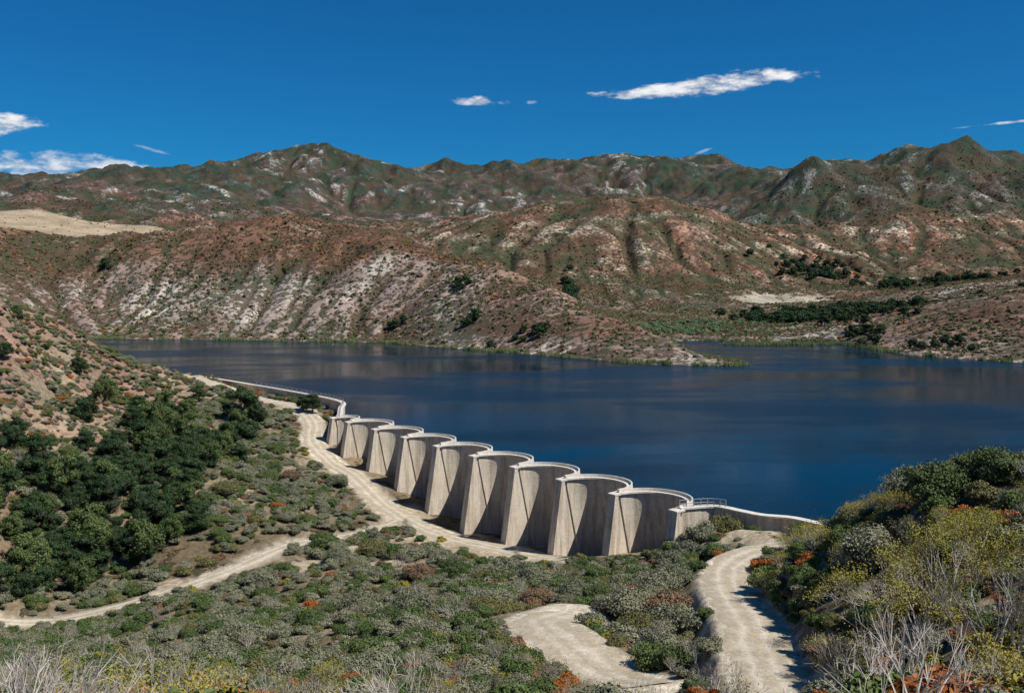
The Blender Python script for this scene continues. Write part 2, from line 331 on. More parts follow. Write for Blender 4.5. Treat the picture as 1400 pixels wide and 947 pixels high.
bp=N(nt,'ShaderNodeBump'); bp.inputs['Distance'].default_value=.05; nt.links.new(NOISE(nt,P,4,5),bp.inputs['Height']); nt.links.new(bp.outputs[0],bs.inputs['Normal'])
mcr,nt,bs=mat('crest_concrete'); P=pos(nt); nt.links.new(MIX(nt,MR(nt,NOISE(nt,P,1.5,6,.7),.35,.7),C(.74,.69,.60),C(.54,.49,.42)),bs.inputs['Base Color']); bs.inputs['Roughness'].default_value=.9
mst,nt,bs=mat('galvanised_rail'); bs.inputs['Base Color'].default_value=C(.25,.25,.25); bs.inputs['Roughness'].default_value=.6
dam=bpy.data.objects.new('multiple_arch_dam',None); scene.collection.objects.link(dam)
U=np.array([-.574,.819]); NU=np.array([.819,.574]); P0=np.array([17.4,163.]); BAY=14.13
def Pt(t): return P0+U*BAY*t
def mesh_from(name,V,Fs,ms,parent=None,smooth=False):
    me=bpy.data.meshes.new(name); me.from_pydata([tuple(v) for v in V],[],Fs); 
    for q in (ms if isinstance(ms,list) else [ms]): me.materials.append(q)
    bm=bmesh.new(); bm.from_mesh(me); bmesh.ops.recalc_face_normals(bm,faces=bm.faces); bm.to_mesh(me); bm.free()
    if smooth: me.polygons.foreach_set('use_smooth',np.ones(len(me.polygons),bool))
    return link_obj(name,me,parent)
SL=.22
def off(z): return max(0,(1.2-z))*SL
def ring(name,Cc,ro,ri,zs,material,slope=True,K=32):
    V=[];Fs=[];nz=len(zs)
    for z in zs:
        o=off(z) if slope else 0
        for R in (ro,ri):
            for k in range(K+1):
                th=math.pi*k/K; p=Cc+U*R*math.cos(th)+NU*(R*math.sin(th)+o); V.append((p[0],p[1],z))
    def idx(a,s,k): return (a*2+s)*(K+1)+k
    for a in range(nz-1):
        for k in range(K):
            for s in (0,1): Fs.append((idx(a,s,k),idx(a,s,k+1),idx(a+1,s,k+1),idx(a+1,s,k)))
        for k in (0,K): Fs.append((idx(a,0,k),idx(a,1,k),idx(a+1,1,k),idx(a+1,0,k)))
    for a in (0,nz-1):
        for k in range(K): Fs.append((idx(a,0,k),idx(a,0,k+1),idx(a,1,k+1),idx(a,1,k)))
    return mesh_from(name,V,Fs,material,dam)
bays=[(t-.5,7.07) for t in range(0,8)]+[(7.33,4.2)]
waterline=[]
for bi,(tc,R) in enumerate(bays):
    Cc=Pt(tc); dz=.012*(bi%2)
    ring('arch_shell_%d'%bi,Cc,R-.05,R-.62,[2.2,1.2,-3,-8,-17],mc)
    ring('crest_walk_%d'%bi,Cc,R+.02,R-1.0,[2.22+dz,2.47+dz],mcr,False)
    ring('crest_curb_%d'%bi,Cc,R-.02,R-.24,[2.48+dz,2.93+dz],mcr,False)
    for k in range(15):
        th=math.pi-math.pi*k/14
        p=Cc+U*(R-.3)*math.cos(th)+NU*((R-.3)*math.sin(th)+off(0)); waterline.append((p[0],p[1]))
def extr(name,base,prof,th,material,axis=U,nrm=NU):
    V=[];n=len(prof)
    for s in (-1,1):
        for (a,z) in prof:
            p=base+nrm*a+axis*(s*th/2); V.append((p[0],p[1],z))
    Fs=[tuple(range(n)),tuple(range(2*n-1,n-1,-1))]+[(k,(k+1)%n,n+(k+1)%n,n+k) for k in range(n)]
    return mesh_from(name,V,Fs,material,dam)
for t in [-1,0,1,2,3,4,5,6,7,7.63]:
    b=Pt(t); nm=str(t).replace('.','_').replace('-','r')
    extr('buttress_%s'%nm,b,[(-.7,2.19),(.6,2.19),(.6+off(-17),-17),(-2.6,-17)],.75,mc)
    extr('buttress_nose_%s'%nm,b,[(-1.35,2.1),(-.65,2.1),(-.65-2.0*19.1/19.2,-17),(-4.3,-17)],1.7,mc)
    extr('buttress_cap_%s'%nm,b,[(-1.5,2.12),(.3,2.2),(.3,2.45),(-1.5,2.37)],1.85,mcr)
def wall(name,pts,th,z0,z1,material,parent):
    pts=[np.array(p,float) for p in pts]; n=len(pts); V=[]
    T=np.gradient(np.array(pts),axis=0); T/=np.linalg.norm(T,axis=1)[:,None]
    for k in range(n):
        nn=np.array([-T[k][1],T[k][0]])*th/2
        for s in (1,-1):
            q=pts[k]+nn*s; V+= [(q[0],q[1],z0),(q[0],q[1],z1)]
    Fs=[(0,1,3,2),tuple(4*(n-1)+q for q in (0,2,3,1))]
    for k in range(n-1):
        a=4*k;b=a+4; Fs+=[(a,a+1,b+1,b),(a+2,b+2,b+3,a+3),(a+1,a+3,b+3,b+1),(a,b,b+2,a+2)]
    return mesh_from(name,V,Fs,material,parent)
lw=catmull([(-43.5,251),(-46,267),(-49,283),(-66,305),(-88,330),(-110,354),(-113,358)],5)
rw=catmull([(25.5,151.6),(31,152.9),(34.5,149.5),(37,147),(41,145.3),(44,141.5),(46.5,137.5)],5)
wall('wing_wall_left',lw,.9,-9,2.35,mc,dam); wall('wing_coping_left',lw,1.5,2.36,2.62,mcr,dam)
wall('wing_wall_right',rw,.9,-8,2.35,mc,dam); wall('wing_coping_right',rw,1.4,2.36,2.62,mcr,dam)
def railing(name,pts,parent,zb=2.62,h=1.1,step=2.4):
    V=[];Fs=[]
    def box(a,b,r):
        a=Vector(a);b=Vector(b);d=(b-a).normalized(); s=d.orthogonal().normalized(); t=d.cross(s); i0=len(V)
        for p in (a,b):
            for q in range(4):
                an=q*math.pi/2+.785; V.append(tuple(p+(s*math.cos(an)+t*math.sin(an))*r))
        for q in range(4): Fs.append((i0+q,i0+(q+1)%4,i0+4+(q+1)%4,i0+4+q))
    L=[pts[0]]
    for k in range(len(pts)-1):
        seg=pts[k+1]-pts[k]; n=max(1,int(np.hypot(*seg)/step))
        for q in range(1,n+1): L.append(pts[k]+seg*q/n)
    for k,p in enumerate(L):
        box((p[0],p[1],zb),(p[0],p[1],zb+h),.08)
        if k:
            for hh in (.5,1.05): o=L[k-1]; box((o[0],o[1],zb+hh),(p[0],p[1],zb+hh),.05)
    mesh_from(name,V,Fs,mst,parent)
railing('handrail_left',lw[:20],dam); railing('handrail_right',rw[:8],dam)
# ---------------------------------------------------------------- lake water
pl=[]
n=len(lake); area=0.5*sum(lake[k][0]*lake[(k+1)%n][1]-lake[(k+1)%n][0]*lake[k][1] for k in range(n)); sg=1 if area>0 else -1
for k in range(n):
    a,b,c=lake[k-1],lake[k],lake[(k+1)%n]; d=(c-a)/np.linalg.norm(c-a); nn=np.array([d[1],-d[0]])*sg
    pl.append(b+nn*(9 if k>=10 or k<1 else 0))
poly=[tuple(p) for p in rw[::-1]][:-1]+waterline+[tuple(p) for p in lw[3:]]+[tuple(p) for p in pl[10:]]
tris=geometry.tessellate_polygon([[Vector((p[0],p[1],0)) for p in poly]])
mw,nt,bs=mat('lake_water'); P=pos(nt)
bs.inputs['Base Color'].default_value=C(.0003,.018,.036); bs.inputs['IOR'].default_value=1.33; bs.inputs['Specular IOR Level'].default_value=.09
mp=N(nt,'ShaderNodeMapping'); mp.inputs['Scale'].default_value=(.45,1.,1); nt.links.new(P,mp.inputs[0])
big=MR(nt,NOISE(nt,mp.outputs[0],.02,4,.55),.42,.60)
nt.links.new(M(nt,'MULTIPLY_ADD',big,.16,.06),bs.inputs['Roughness'])
bp=N(nt,'ShaderNodeBump'); bp.inputs['Distance'].default_value=.2; nt.links.new(M(nt,'MULTIPLY_ADD',big,.5,.12),bp.inputs['Strength'])
nt.links.new(M(nt,'ADD',NOISE(nt,P,1.3,3,.5),M(nt,'MULTIPLY',NOISE(nt,P,4,2,.5),.2)),bp.inputs['Height']); nt.links.new(bp.outputs[0],bs.inputs['Normal'])
wo=mesh_from('lake_water',[(p[0],p[1],0.) for p in poly],[tuple(t) for t in tris],mw)
if wo.data.polygons[0].normal.z<0: wo.data.flip_normals()

# ---------------------------------------------------------------- vegetation prototypes
def leafmat(name,c1,c2,rough=.75):
    m,nt,bs=mat(name); oi=N(nt,'ShaderNodeObjectInfo').outputs['Random']; P=pos(nt)
    f=M(nt,'ADD',M(nt,'MULTIPLY',oi,.6),M(nt,'MULTIPLY',MR(nt,NOISE(nt,P,2.5,3),.3,.7),.4))
    nt.links.new(MIX(nt,f,C(*c1),C(*c2)),bs.inputs['Base Color']); bs.inputs['Roughness'].default_value=rough; bs.inputs['Specular IOR Level'].default_value=.2
    return m
L_sage=leafmat('sage_leaf',(.15,.165,.095),(.30,.29,.19)); L_green=leafmat('green_leaf',(.06,.10,.028),(.14,.18,.055)); L_dark=leafmat('oak_leaf',(.020,.045,.016),(.05,.088,.028))
L_olive=leafmat('olive_leaf',(.12,.12,.045),(.21,.19,.07)); L_rust=leafmat('rust_leaf',(.26,.085,.025),(.50,.17,.04)); L_yel=leafmat('yellow_leaf',(.20,.20,.04),(.40,.33,.055))
L_brown=leafmat('dry_leaf',(.17,.105,.06),(.30,.19,.11)); L_reed=leafmat('reed_leaf',(.17,.20,.075),(.26,.28,.12)); L_will=leafmat('willow_leaf',(.14,.20,.10),(.22,.29,.15))
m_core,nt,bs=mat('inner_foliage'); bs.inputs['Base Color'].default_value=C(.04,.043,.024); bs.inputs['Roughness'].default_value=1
m_bark,nt,bs=mat('bark'); P=pos(nt); nt.links.new(MIX(nt,NOISE(nt,P,6),C(.10,.075,.05),C(.2,.16,.12)),bs.inputs['Base Color'])
m_twig,nt,bs=mat('pale_twigs'); P=pos(nt); nt.links.new(MIX(nt,NOISE(nt,P,3),C(.34,.30,.25),C(.58,.53,.46)),bs.inputs['Base Color'])
_ico={}
def ico(sub):
    if sub not in _ico:
        bm=bmesh.new(); bmesh.ops.create_icosphere(bm,subdivisions=sub,radius=1); _ico[sub]=(np.array([v.co[:] for v in bm.verts]),[tuple(v.index for v in f.verts) for f in bm.faces]); bm.free()
    return _ico[sub]
class MB:
    def __init__(s): s.V=[];s.F=[];s.M=[];s.n=0
    def add(s,V,F,m):
        s.F+= [tuple(a+s.n for a in f) for f in F]; s.M+=[m]*len(F); s.V.append(np.asarray(V,float)); s.n+=len(V)
    def leaves(s,c,nrm,size,m,R):
        n=len(c); nrm=nrm/np.linalg.norm(nrm,axis=1)[:,None]; a=np.cross(nrm,R.normal(size=(n,3))); a/=np.linalg.norm(a,axis=1)[:,None]; b=np.cross(nrm,a)
        sz=size*(.6+.8*R.random(n))[:,None]; a=a*sz;b=b*sz*.6
        V=np.stack([c-a,c-b*.9,c+a,c+b*.9],1).reshape(-1,3); idx=np.arange(n)*4
        s.add(V,[(q,q+1,q+2,q+3) for q in idx.tolist()],m)
    def tube(s,p0,p1,r0,r1,m,k=4):
        p0=np.array(p0,float);p1=np.array(p1,float);d=p1-p0;d/=np.linalg.norm(d)+1e-9; a=np.cross(d,[.3,.9,.2]);a/=np.linalg.norm(a);b=np.cross(d,a)
        an=np.arange(k)*2*np.pi/k; o=np.cos(an)[:,None]*a+np.sin(an)[:,None]*b
        s.add(np.concatenate([p0+o*r0,p1+o*r1]),[(q,(q+1)%k,k+(q+1)%k,k+q) for q in range(k)],m)
    def mesh(s,name,mats):
        me=bpy.data.meshes.new(name); me.from_pydata(np.concatenate(s.V).tolist(),[],s.F)
        for q in mats: me.materials.append(q)
        me.polygons.foreach_set('material_index',np.array(s.M,np.int32)); return me
def shrub(name,seed,R0,H0,nl,nleaf,ls,lm,stems=6,core=True,sub=1,up=0.):
    R=np.random.default_rng(seed); b=MB(); Cs=[]
    for k in range(nl):
        a=R.random()*6.28; r=R0*.62*math.sqrt(R.random()); h=H0*(.22+.5*R.random())*(1-.35*r/R0)
        Cs.append((np.array([r*math.cos(a),r*math.sin(a),h]),R0*(.30+.22*R.random()),H0*(.22+.14*R.random())))
    if core:
        for c,r,h in Cs:
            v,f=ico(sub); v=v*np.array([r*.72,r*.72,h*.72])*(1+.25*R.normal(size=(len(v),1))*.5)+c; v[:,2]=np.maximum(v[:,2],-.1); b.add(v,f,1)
    w=np.array([r*r for _,r,_ in Cs]); pick=R.choice(nl,nleaf,p=w/w.sum()); d=R.normal(size=(nleaf,3)); d/=np.linalg.norm(d,axis=1)[:,None]; d[:,2]=np.where(d[:,2]<-.3,-d[:,2],d[:,2])
    rr=np.array([[r,r,h] for _,r,h in Cs])[pick]; cc=np.array([c for c,_,_ in Cs])[pick]; cen=cc+d*rr*(.72+.42*R.random((nleaf,1))**1.3)
    cen[:,2]=np.maximum(cen[:,2],.02+.1*R.random(nleaf))
    b.leaves(cen,d+R.normal(size=(nleaf,3))*.55+[0,0,up],ls,0,R)
    for k in range(stems):
        c,r,h=Cs[k%nl]; b.tube((0,0,-.2),c+[0,0,h*.3],.035*H0,.01*H0,2)
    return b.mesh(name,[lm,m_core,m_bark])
def grow(b,R,p,d,l,r,depth,m,tips,spread=.6,k=3,uplift=.15):
    q=p+d*l; b.tube(p,q,r,r*.68,m,k)
    if depth==0: tips.append((q,d)); return
    for _ in range(2 if R.random()<.6 else 3):
        nd=d+R.normal(size=3)*spread+[0,0,uplift]; nd/=np.linalg.norm(nd); grow(b,R,q,nd,l*(.62+.25*R.random()),r*.62,depth-1,m,tips,spread,k,uplift)
def bareshrub(name,seed,h,leaf=None,nleaf=0,depth=4,st=8,r0=.035):
    R=np.random.default_rng(seed); b=MB(); tips=[]
    for _ in range(st):
        d=np.array([R.normal()*.5,R.normal()*.5,1.]); d/=np.linalg.norm(d); grow(b,R,np.array([0,0,-.1]),d,h*.33,r0,depth,2,tips,.42)
    if nleaf:
        T=np.array([t[0] for t in tips]); pk=R.integers(0,len(T),nleaf); c=T[pk]+R.normal(size=(nleaf,3))*.16; b.leaves(c,R.normal(size=(nleaf,3))+[0,0,.5],.05,0,R)
    return b.mesh(name,[leaf or L_yel,m_core,m_twig])
def oak(name,seed,h,w,nleaf,ls,lm=None):
    R=np.random.default_rng(seed); b=MB(); tips=[]
    th=h*.25; b.tube((0,0,-.5),(.1,.05,th),.05*h,.035*h,2,7)
    for k in range(6):
        a=k*1.05+R.random()*.6; d=np.array([math.cos(a)*.9,math.sin(a)*.9,.7+.6*R.random()]); d/=np.linalg.norm(d); grow(b,R,np.array([.1,.05,th*.95]),d,h*.2,.02*h,2,2,tips,.5,5)
    nl=22; Cs=[]
    for k in range(nl):
        a=R.random()*6.28; zz=R.random(); r=w*.5*math.sqrt(R.random())*(1-.55*zz**2)*.85; Cs.append((np.array([r*math.cos(a),r*math.sin(a),h*(.28+.58*zz)]),w*(.10+.09*R.random()),h*(.08+.06*R.random())))
    for c,r,hh in Cs:
        v,f=ico(1); v=v*np.array([r*.7,r*.7,hh*.7])*(1+.15*R.normal(size=(len(v),1)))+c; b.add(v,f,1)
    pick=R.integers(0,nl,nleaf); d=R.normal(size=(nleaf,3)); d/=np.linalg.norm(d,axis=1)[:,None]
    rr=np.array([[r,r,q] for _,r,q in Cs])[pick]; cc=np.array([c for c,_,_ in Cs])[pick]; cen=cc+d*rr*(.75+.5*R.random((nleaf,1))**1.5)
    b.leaves(cen,d+R.normal(size=(nleaf,3))*.5,ls,0,R); return b.mesh(name,[lm or L_dark,m_core,m_bark])
def reed(name,seed):
    R=np.random.default_rng(seed); b=MB(); n=60; 
    for k in range(n):
        x,y=R.normal(size=2)*.8; h=1.2+R.random()*1.0; d=R.normal(size=2)*.15; a=R.random()*3.14; w=.09
        b.add([(x-w*math.cos(a),y-w*math.sin(a),-.3),(x+w*math.cos(a),y+w*math.sin(a),-.3),(x+d[0]+w*.5*math.cos(a),y+d[1]+w*.5*math.sin(a),h),(x+d[0]-w*.5*math.cos(a),y+d[1]-w*.5*math.sin(a),h)],[(0,1,2,3)],0)
    return b.mesh(name,[L_reed])
def scatter(name,protos,xs,ys,zs,scl,idx):
    col=bpy.data.collections.new(name+'_kinds')
    for k,me in enumerate(protos):
        o=bpy.data.objects.new('k%02d_%s'%(k,me.name),me); col.objects.link(o)
    n=len(xs); me=bpy.data.meshes.new(name); me.vertices.add(n); me.vertices.foreach_set('co',np.stack([xs,ys,zs],1).astype(np.float32).ravel())
    me.attributes.new('scl','FLOAT','POINT').data.foreach_set('value',scl.astype(np.float32))
    me.attributes.new('rot','FLOAT','POINT').data.foreach_set('value',(rng.random(n)*6.283).astype(np.float32))
    me.attributes.new('kind','INT','POINT').data.foreach_set('value',idx.astype(np.int32))
    o=link_obj(name,me); g=bpy.data.node_groups.new(name,'GeometryNodeTree'); g.interface.new_socket('Geometry',in_out='INPUT',socket_type='NodeSocketGeometry'); g.interface.new_socket('Geometry',in_out='OUTPUT',socket_type='NodeSocketGeometry')
    gi=g.nodes.new('NodeGroupInput'); go=g.nodes.new('NodeGroupOutput'); ip=g.nodes.new('GeometryNodeInstanceOnPoints'); ci=g.nodes.new('GeometryNodeCollectionInfo')
    ci.inputs['Collection'].default_value=col; ci.inputs['Separate Children'].default_value=True; ci.inputs['Reset Children'].default_value=True
    def na_(nm,dt):
        q=g.nodes.new('GeometryNodeInputNamedAttribute'); q.data_type=dt; q.inputs[0].default_value=nm; return [s for s in q.outputs if s.enabled][0]
    l=g.links.new; l(gi.outputs[0],ip.inputs['Points']); l(ci.outputs[0],ip.inputs['Instance']); ip.inputs['Pick Instance'].default_value=True
    l(na_('kind','INT'),ip.inputs['Instance Index']); cx=g.nodes.new('ShaderNodeCombineXYZ'); l(na_('rot','FLOAT'),cx.inputs[2]); er=g.nodes.new('FunctionNodeEulerToRotation'); l(cx.outputs[0],er.inputs[0]); l(er.outputs[0],ip.inputs['Rotation'])
    l(na_('scl','FLOAT'),ip.inputs['Scale']); l(ip.outputs[0],go.inputs[0]); md=o.modifiers.new('scatter','NODES'); md.node_group=g
    return o
# --- near shrubs
kinds=[]
for k,(lm,R0,H0) in enumerate([(L_sage,1.5,1.5),(L_sage,1.3,1.2),(L_green,1.5,1.7),(L_olive,1.4,1.4),(L_green,1.2,1.3),(L_rust,1.25,1.25),(L_yel,1.1,1.3),(L_brown,1.2,1.0)]):
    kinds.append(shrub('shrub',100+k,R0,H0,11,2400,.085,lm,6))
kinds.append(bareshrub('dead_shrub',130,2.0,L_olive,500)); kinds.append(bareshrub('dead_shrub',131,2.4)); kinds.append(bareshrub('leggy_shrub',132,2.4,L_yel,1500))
n=36000; x=rng.uniform(-150,85,n); y=rng.uniform(10,372,n)
keep=(np.abs(x)<.62*y+14); x,y=x[keep],y[keep]
rd=road_dist(x,y); bmk=bare_mask(x,y); sd=sdpoly(x,y,lake)
s=(x-P0[0])*NU[0]+(y-P0[1])*NU[1]; tt=((x-P0[0])*U[0]+(y-P0[1])*U[1])/BAY
damz=(s>-7)&(tt>-.9)&(tt<9)&(y<275)
dens=np.clip(.75+fbm(x,y,22,3,15)*.9,.12,1); dens=np.where(x<-92,np.clip(dens+.15,0,1),dens); dens=np.where(y<80,np.maximum(dens,.85),dens)
keep=(rd>np.where(x<-25,1.5,.9))&(rng.random(len(x))>bmk*.95)&(sd>1.5)&~damz&(rng.random(len(x))<dens)&(np.hypot(x,y)>11)
x,y=x[keep],y[keep]; z=H(x,y)-.1; n=len(x)
pr=np.zeros((n,11)); pr[:]=[.31,.22,.15,.12,.10,.01,.01,.06,.03,.01,.0]
f=y<82; pr[f]=[.15,.10,.13,.08,.07,.15,.08,.10,.08,.05,.03]
wm=fbm(x,y,13,3,121); f=(y<76)&(wm>.02)&((x<14)|(y<58)); pr[f]=[.06,.04,.07,.05,.04,.44,.14,.08,.05,.03,.02]
f=(x>20)&(y<130)&(y>=58); pr[f]=[.08,.07,.20,.15,.13,.08,.12,.05,.06,.04,.08]
f=(x<-92); pr[f]=[.20,.18,.08,.22,.06,.05,0,.21,0,0,0]
cum=pr.cumsum(1)/pr.sum(1)[:,None]; idx=(rng.random((n,1))>cum).sum(1).clip(0,10)
scl=rng.uniform(.5,1.25,n)*np.where(x<-92,.8,1.); scl=np.where((x>24)&(y>60),scl*1.15,scl); scl=np.where(y<78,scl*.78,scl); scl=np.where((y<62)&(x<-10),scl*1.35,scl)
scl=scl*(1+.35*np.clip(fbm(x,y,18,2,131),-1,1))
idx=np.where((y>110)&(idx==9),8,idx)
scatter('chaparral_shrubs',kinds,x,y,z,scl,idx)
# --- oaks in ravine
ok=[oak('oak',200,6.5,7.5,4200,.17),oak('oak',201,5.5,6.5,3600,.17),oak('oak',202,8,7,4600,.18,L_green),shrub('toyon',203,2.4,3.4,14,3600,.12,L_dark)]
pts=[]
for (cx,cy,rx,ry,nn) in [(-74,172,9,12,36),(-80,188,11,14,34),(-76,205,10,14,30),(-70,224,9,10,18),(-90,162,9,10,26),(-63,182,6,8,12),(-84,225,8,10,10),(-95,240,6,8,5),(-66,245,6,6,6),(-88,262,8,10,8),(-92,148,8,8,14)]:
    for _ in range(nn): pts.append((cx+rng.normal()*rx*.6,cy+rng.normal()*ry*.6))
pts=np.array(pts); r=road_dist(pts[:,0],pts[:,1]); pts=pts[r>4]
scatter('oak_grove',ok,pts[:,0],pts[:,1],H(pts[:,0],pts[:,1])-.2,rng.uniform(.6,1.1,len(pts)),rng.choice(4,len(pts),p=[.30,.27,.21,.22]))
def place(name,me,x,y,s=1,rz=0):
    o=link_obj(name,me); o.location=(x,y,float(H(np.array([x]),np.array([y]))[0])-.2); o.scale=(s,s,s); o.rotation_euler=(0,0,rz); return o
place('oak_tree',ok[0],-71,262,1.45,1); place('oak_tree',ok[1],-66,258,1.0,2); place('oak_tree',ok[1],-55.5,277,1.05,.4); place('oak_tree',ok[0],-58.5,279,.75,3)
place('oak_tree',ok[1],-112,258,.9,2.2); place('oak_tree',ok[0],-131,262,.9,.2); place('oak_tree',ok[1],-113,222,.7,.2); place('oak_tree',ok[0],-90,285,.8,.2)
place('willow_shrub',shrub('willow_shrub',210,2.6,3.6,14,4200,.12,L_olive,10),31.5,147.5,1.0); place('grey_shrub',shrub('grey_shrub',211,2.6,3.4,14,4200,.11,L_sage,10),27,143,1.05)
big1=shrub('big_shrub',212,2.8,3.2,16,6000,.10,L_sage,10); big2=shrub('big_shrub',213,2.8,3.0,16,6000,.10,L_olive,10); big3=shrub('big_shrub',214,2.6,3.0,16,6000,.10,L_green,10); big4=shrub('big_shrub',215,2.8,2.6,16,6000,.10,L_brown,10)
bl=[]
for bx,by,k in [(12,108,0),(15,112,0),(17,107,3),(13,102,1),(17,115,0),(10,113,2),(19.5,120,0),(16,97,0),(14,120,3),(-7,118,2),(-2,116,0),(-12,122,0),(-14,112,2),(-3,108,1),(-20,130,0),(-29,168,0),(-24,170,1),(-17,168,3),(-9,150,2),(-4,146,1),(2,144,0),(-14,150,3),(-34,178,2),(-40,158,0),(-24,118,2),(-30,112,0),(21,133,0),(24,137,0),(8,128,0),(3,125,3),(31,92,2),(33,86,1),(36,84,2),(34,98,0),(40,82,2),(37,92,0),(30,82,0),(-45,205,0),(-52,212,2),(-58,200,1),(-43,192,0),(-38,218,0),(-56,235,2),(-48,215,3)]:
    bl.append((bx,by,k))
bl=np.array(bl,float); scatter('large_shrubs',[big1,big2,big3,big4],bl[:,0],bl[:,1],H(bl[:,0],bl[:,1])-.15,rng.uniform(.75,1.2,len(bl)),bl[:,2])
def slender(name,seed,h,nleaf):
    R=np.random.default_rng(seed); b=MB(); tips=[]
    for _ in range(3):
        d=np.array([R.normal()*.22,R.normal()*.22,1.]); d/=np.linalg.norm(d); grow(b,R,np.array([R.normal()*.2,R.normal()*.2,-.3]),d,h*.34,.075,4,2,tips,.33,5,.25)
    T=np.array([t[0] for t in tips]); pk=R.integers(0,len(T),nleaf); c=T[pk]+R.normal(size=(nleaf,3))*.25; b.leaves(c,R.normal(size=(nleaf,3))+[0,0,.5],.055,0,R)
    return b.mesh(name,[L_yel,m_core,m_twig])
for sd2,h,nlf,tx_,ty_ in [(301,6.5,3600,19.2,50),(302,5.5,1200,21.2,51),(303,5.5,4200,25.5,58),(304,5.5,900,23.5,46),(305,4.5,0,18,47),(306,5.5,4000,25.5,50),(307,5,3600,29,62),(308,3.2,0,-22.5,45),(309,3.0,300,-19,44),(310,5.2,0,21,44),(311,3.0,0,-25,50)]:
    place('slender_tree',slender('slender_tree',sd2,h,nlf),tx_,ty_,1.0)
# --- far shrubs
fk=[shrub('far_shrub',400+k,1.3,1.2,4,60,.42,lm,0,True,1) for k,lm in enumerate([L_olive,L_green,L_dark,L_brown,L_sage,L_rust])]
def farset(n,y0,y1,lo,hi):
    y=np.sqrt(rng.uniform(y0**2,y1**2,n)); x=rng.uniform(-.6,.6,n)*y
    k=(sdpoly(x,y,lake)>2); x,y=x[k],y[k]
    z=H(x,y); d=np.clip(.65+fbm(x,y,70,4,77)*.9-2*farfield(x,y,4),.15,1)*(1-.97*golden_mask(x,y))*(1-.95*pale_mask(x,y)); k=rng.random(len(x))<d; x,y,z=x[k],y[k],z[k]
    s=rng.uniform(lo,hi,len(x))*(1+.6*(rng.random(len(x))>.93)); up=sstep(24,56,z)
    p=np.zeros((len(x),6)); p[:]=[.30,.10,.10,.30,.19,.01]; p[up>.5]=[.28,.08,.09,.42,.05,.08]
    g=(x>420)&(y>1500)|(y>2300); p[g]=[.25,.35,.25,.1,.05,0]
    cum=p.cumsum(1)/p.sum(1)[:,None]; ix=(rng.random((len(x),1))>cum).sum(1).clip(0,5)
    return x,y,z-.2*s,s,ix
S1=farset(95000,372,1150,.45,1.2); S2=farset(32000,1150,2000,.9,1.9)
S=[np.concatenate([a,b]) for a,b in zip(S1,S2)]
scatter('hill_scrub',fk,*S)
# --- far trees
tx=[];ty=[];ts=[]
def cl(cx,cy,rx,ry,n,lo,hi):
    for _ in range(n): tx.append(cx+rng.normal()*rx*.5);ty.append(cy+rng.normal()*ry*.5);ts.append(rng.uniform(lo,hi))
cl(8,520,16,8,10,.6,1.0);cl(-22,560,5,5,4,.8,1.2);cl(-32,620,6,8,4,.8,1.2);cl(235,780,50,50,120,.8,1.6);cl(270,860,60,60,100,.8,1.6);cl(200,560,10,25,14,.7,1.1);cl(215,500,12,20,10,.6,1.0);cl(330,760,60,60,60,.7,1.4);cl(60,1050,10,90,24,1,1.8)
cl(-70,600,8,5,4,.7,1.0);cl(230,650,25,50,26,.7,1.3);cl(-300,720,6,6,2,.9,1.4);cl(380,1250,60,60,60,1,2);cl(480,1120,100,60,60,.9,1.7);cl(-470,960,26,10,8,.5,.9);cl(250,700,30,20,40,.8,1.5)
tx,ty,ts=map(np.array,(tx,ty,ts)); k=sdpoly(tx,ty,lake)>2; tx,ty,ts=tx[k],ty[k],ts[k]
fo=[oak('far_oak',500+k,6,7.5,700,.42) for k in range(3)]
scatter('distant_oaks',fo,tx,ty,H(tx,ty)-.3,ts,rng.integers(0,3,len(tx)))
tx=[];ty=[];ts=[]
cl(115,680,35,60,90,.8,1.5);cl(90,730,20,40,40,.8,1.4);cl(160,640,40,15,40,.4,.9);cl(190,700,25,20,20,.5,1);cl(150,760,50,40,50,.7,1.4)
tx,ty,ts=map(np.array,(tx,ty,ts)); k=sdpoly(tx,ty,lake)>2; tx,ty,ts=tx[k],ty[k],ts[k]
scatter('willow_thicket',[shrub('willow',520+k,2.4,3,8,400,.3,L_will,4) for k in range(2)],tx,ty,H(tx,ty)-.2,ts,rng.integers(0,2,len(tx)))
# --- reeds on shoreline
rx=[];ry=[]
for k in range(12,32):
    a=lake[k];b=lake[k+1];L=np.hypot(*(b-a)); n=int(L*1.1)
    for q in range(n):
        t=rng.random(); rx.append(a[0]+(b[0]-a[0])*t+rng.normal()*1.1); ry.append(a[1]+(b[1]-a[1])*t+rng.normal()*1.1)
for _ in range(250): rx.append(150+rng.normal()*14); ry.append(560+rng.normal()*5)
rx,ry=np.array(rx),np.array(ry); k=fbm(rx,ry,30,3,3)>-.2; rx,ry=rx[k],ry[k]
scatter('shore_reeds',[reed('reed',600+k) for k in range(2)],rx,ry,np.maximum(H(rx,ry),-.1),rng.uniform(.4,.9,len(rx)),rng.integers(0,2,len(rx)))

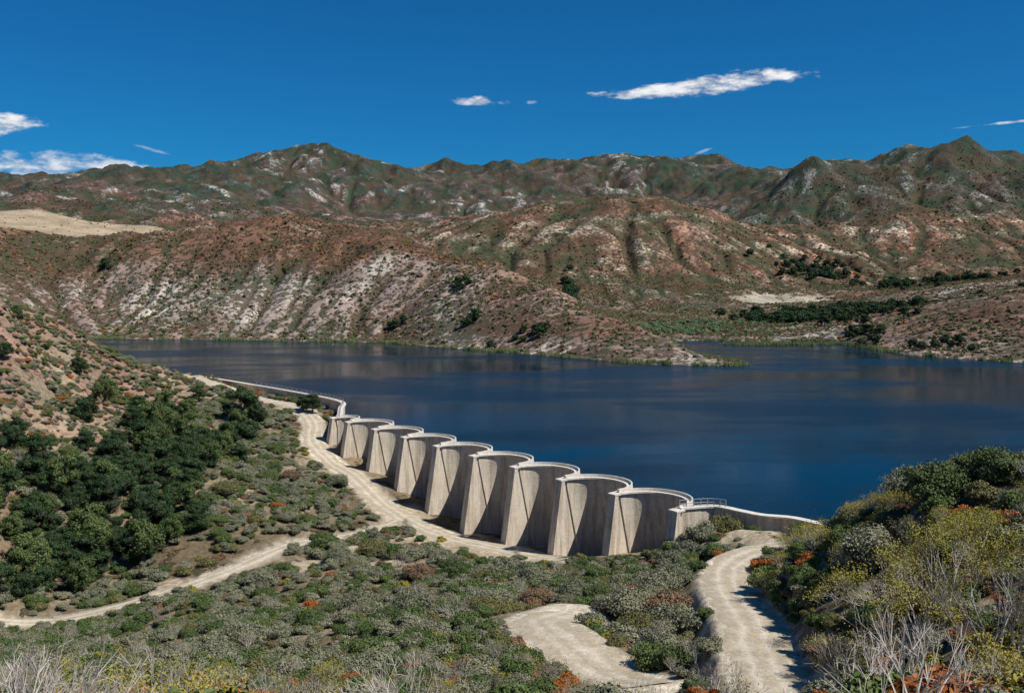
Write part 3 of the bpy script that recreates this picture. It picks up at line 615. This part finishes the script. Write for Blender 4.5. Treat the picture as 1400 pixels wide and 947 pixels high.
# ---------------------------------------------------------------- sun + sky + clouds
sd_=Vector((.90,-.40,0)).normalized(); el=math.radians(52); sdir=Vector((sd_.x*math.cos(el),sd_.y*math.cos(el),math.sin(el)))
ld=bpy.data.lights.new('sun','SUN'); ld.energy=5.0; ld.angle=math.radians(.5); ld.color=(1,.965,.90); lo=bpy.data.objects.new('sun',ld); scene.collection.objects.link(lo); lo.rotation_euler=sdir.to_track_quat('Z','Y').to_euler()
w=bpy.data.worlds.new('World'); scene.world=w; w.use_nodes=True; nt=w.node_tree; bg=nt.nodes['Background']
sky=N(nt,'ShaderNodeTexSky',sky_type='NISHITA',sun_disc=False); sky.sun_elevation=el; sky.sun_rotation=math.atan2(sd_.x,sd_.y); sky.altitude=800; sky.air_density=1.0; sky.dust_density=.1; sky.ozone_density=3
skc=MIX(nt,1.,sky.outputs[0],C(.06,.47,.80),'MULTIPLY')
G=N(nt,'ShaderNodeTexCoord').outputs['Generated']; sx=N(nt,'ShaderNodeSeparateXYZ'); nt.links.new(G,sx.inputs[0]); x_,y_,z_=sx.outputs
az=M(nt,'ARCTAN2',x_,y_); hyp=M(nt,'SQRT',M(nt,'ADD',M(nt,'MULTIPLY',x_,x_),M(nt,'MULTIPLY',y_,y_))); ele=M(nt,'DIVIDE',z_,hyp)
cx=N(nt,'ShaderNodeCombineXYZ'); nt.links.new(az,cx.inputs[0]); nt.links.new(M(nt,'MULTIPLY',ele,2.6),cx.inputs[1])
n1=NOISE(nt,cx.outputs[0],38,8,.62); n2=NOISE(nt,cx.outputs[0],14,3,.5)
tot=None
for a0,e0,w_,h_,sl,dn in [(.185,.1885,.118,.0105,.055,1.),(.135,.1835,.07,.007,.0,.9),(.235,.194,.06,.010,.05,1.),(-.033,.177,.029,.0055,-.02,.85),(.021,.1765,.007,.003,0,.6),(-.475,.138,.045,.0105,.12,1.),(-.42,.097,.105,.016,-.05,.85),(-.385,.104,.06,.010,-.12,.7),(.47,.140,.05,.0016,.05,.6),(-.09,.108,.02,.0015,0,.4),(.19,.125,.008,.002,.3,.35),(-.35,.122,.02,.002,-.25,.3)]:
    da=M(nt,'SUBTRACT',az,a0); dx=M(nt,'DIVIDE',da,w_); dy=M(nt,'DIVIDE',M(nt,'SUBTRACT',M(nt,'SUBTRACT',ele,e0),M(nt,'MULTIPLY',da,sl)),h_)
    rr=M(nt,'ADD',M(nt,'MULTIPLY',dx,dx),M(nt,'MULTIPLY',dy,dy)); v=M(nt,'SUBTRACT',1.,rr)
    v=M(nt,'ADD',v,M(nt,'MULTIPLY',M(nt,'SUBTRACT',n1,.55),3.6)); v=M(nt,'ADD',v,M(nt,'MULTIPLY',M(nt,'SUBTRACT',n2,.5),1.5)); v=M(nt,'MULTIPLY',MR(nt,v,0.,1.1),dn)
    v=M(nt,'MULTIPLY',v,MR(nt,rr,2.6,1.2)) 
    tot=v if tot is None else M(nt,'MAXIMUM',tot,v)
br=MR(nt,n1,.35,.7,7.,9.5); cb=N(nt,'ShaderNodeCombineXYZ'); nt.links.new(br,cb.inputs[0]); nt.links.new(M(nt,'MULTIPLY',br,1.02),cb.inputs[1]); nt.links.new(M(nt,'MULTIPLY',br,1.06),cb.inputs[2])
nt.links.new(MIX(nt,tot,skc,cb.outputs[0]),bg.inputs['Color']); bg.inputs['Strength'].default_value=.095

# ---------------------------------------------------------------- camera
cd=bpy.data.cameras.new('camera'); cam=bpy.data.objects.new('camera',cd); scene.collection.objects.link(cam); cam.location=(0,0,37.5); cam.rotation_euler=(math.radians(90),0,0)
cd.sensor_width=36; cd.lens=36*1361/1400; cd.shift_y=-93.5/1400; cd.clip_start=.5; cd.clip_end=20000
scene.camera=cam
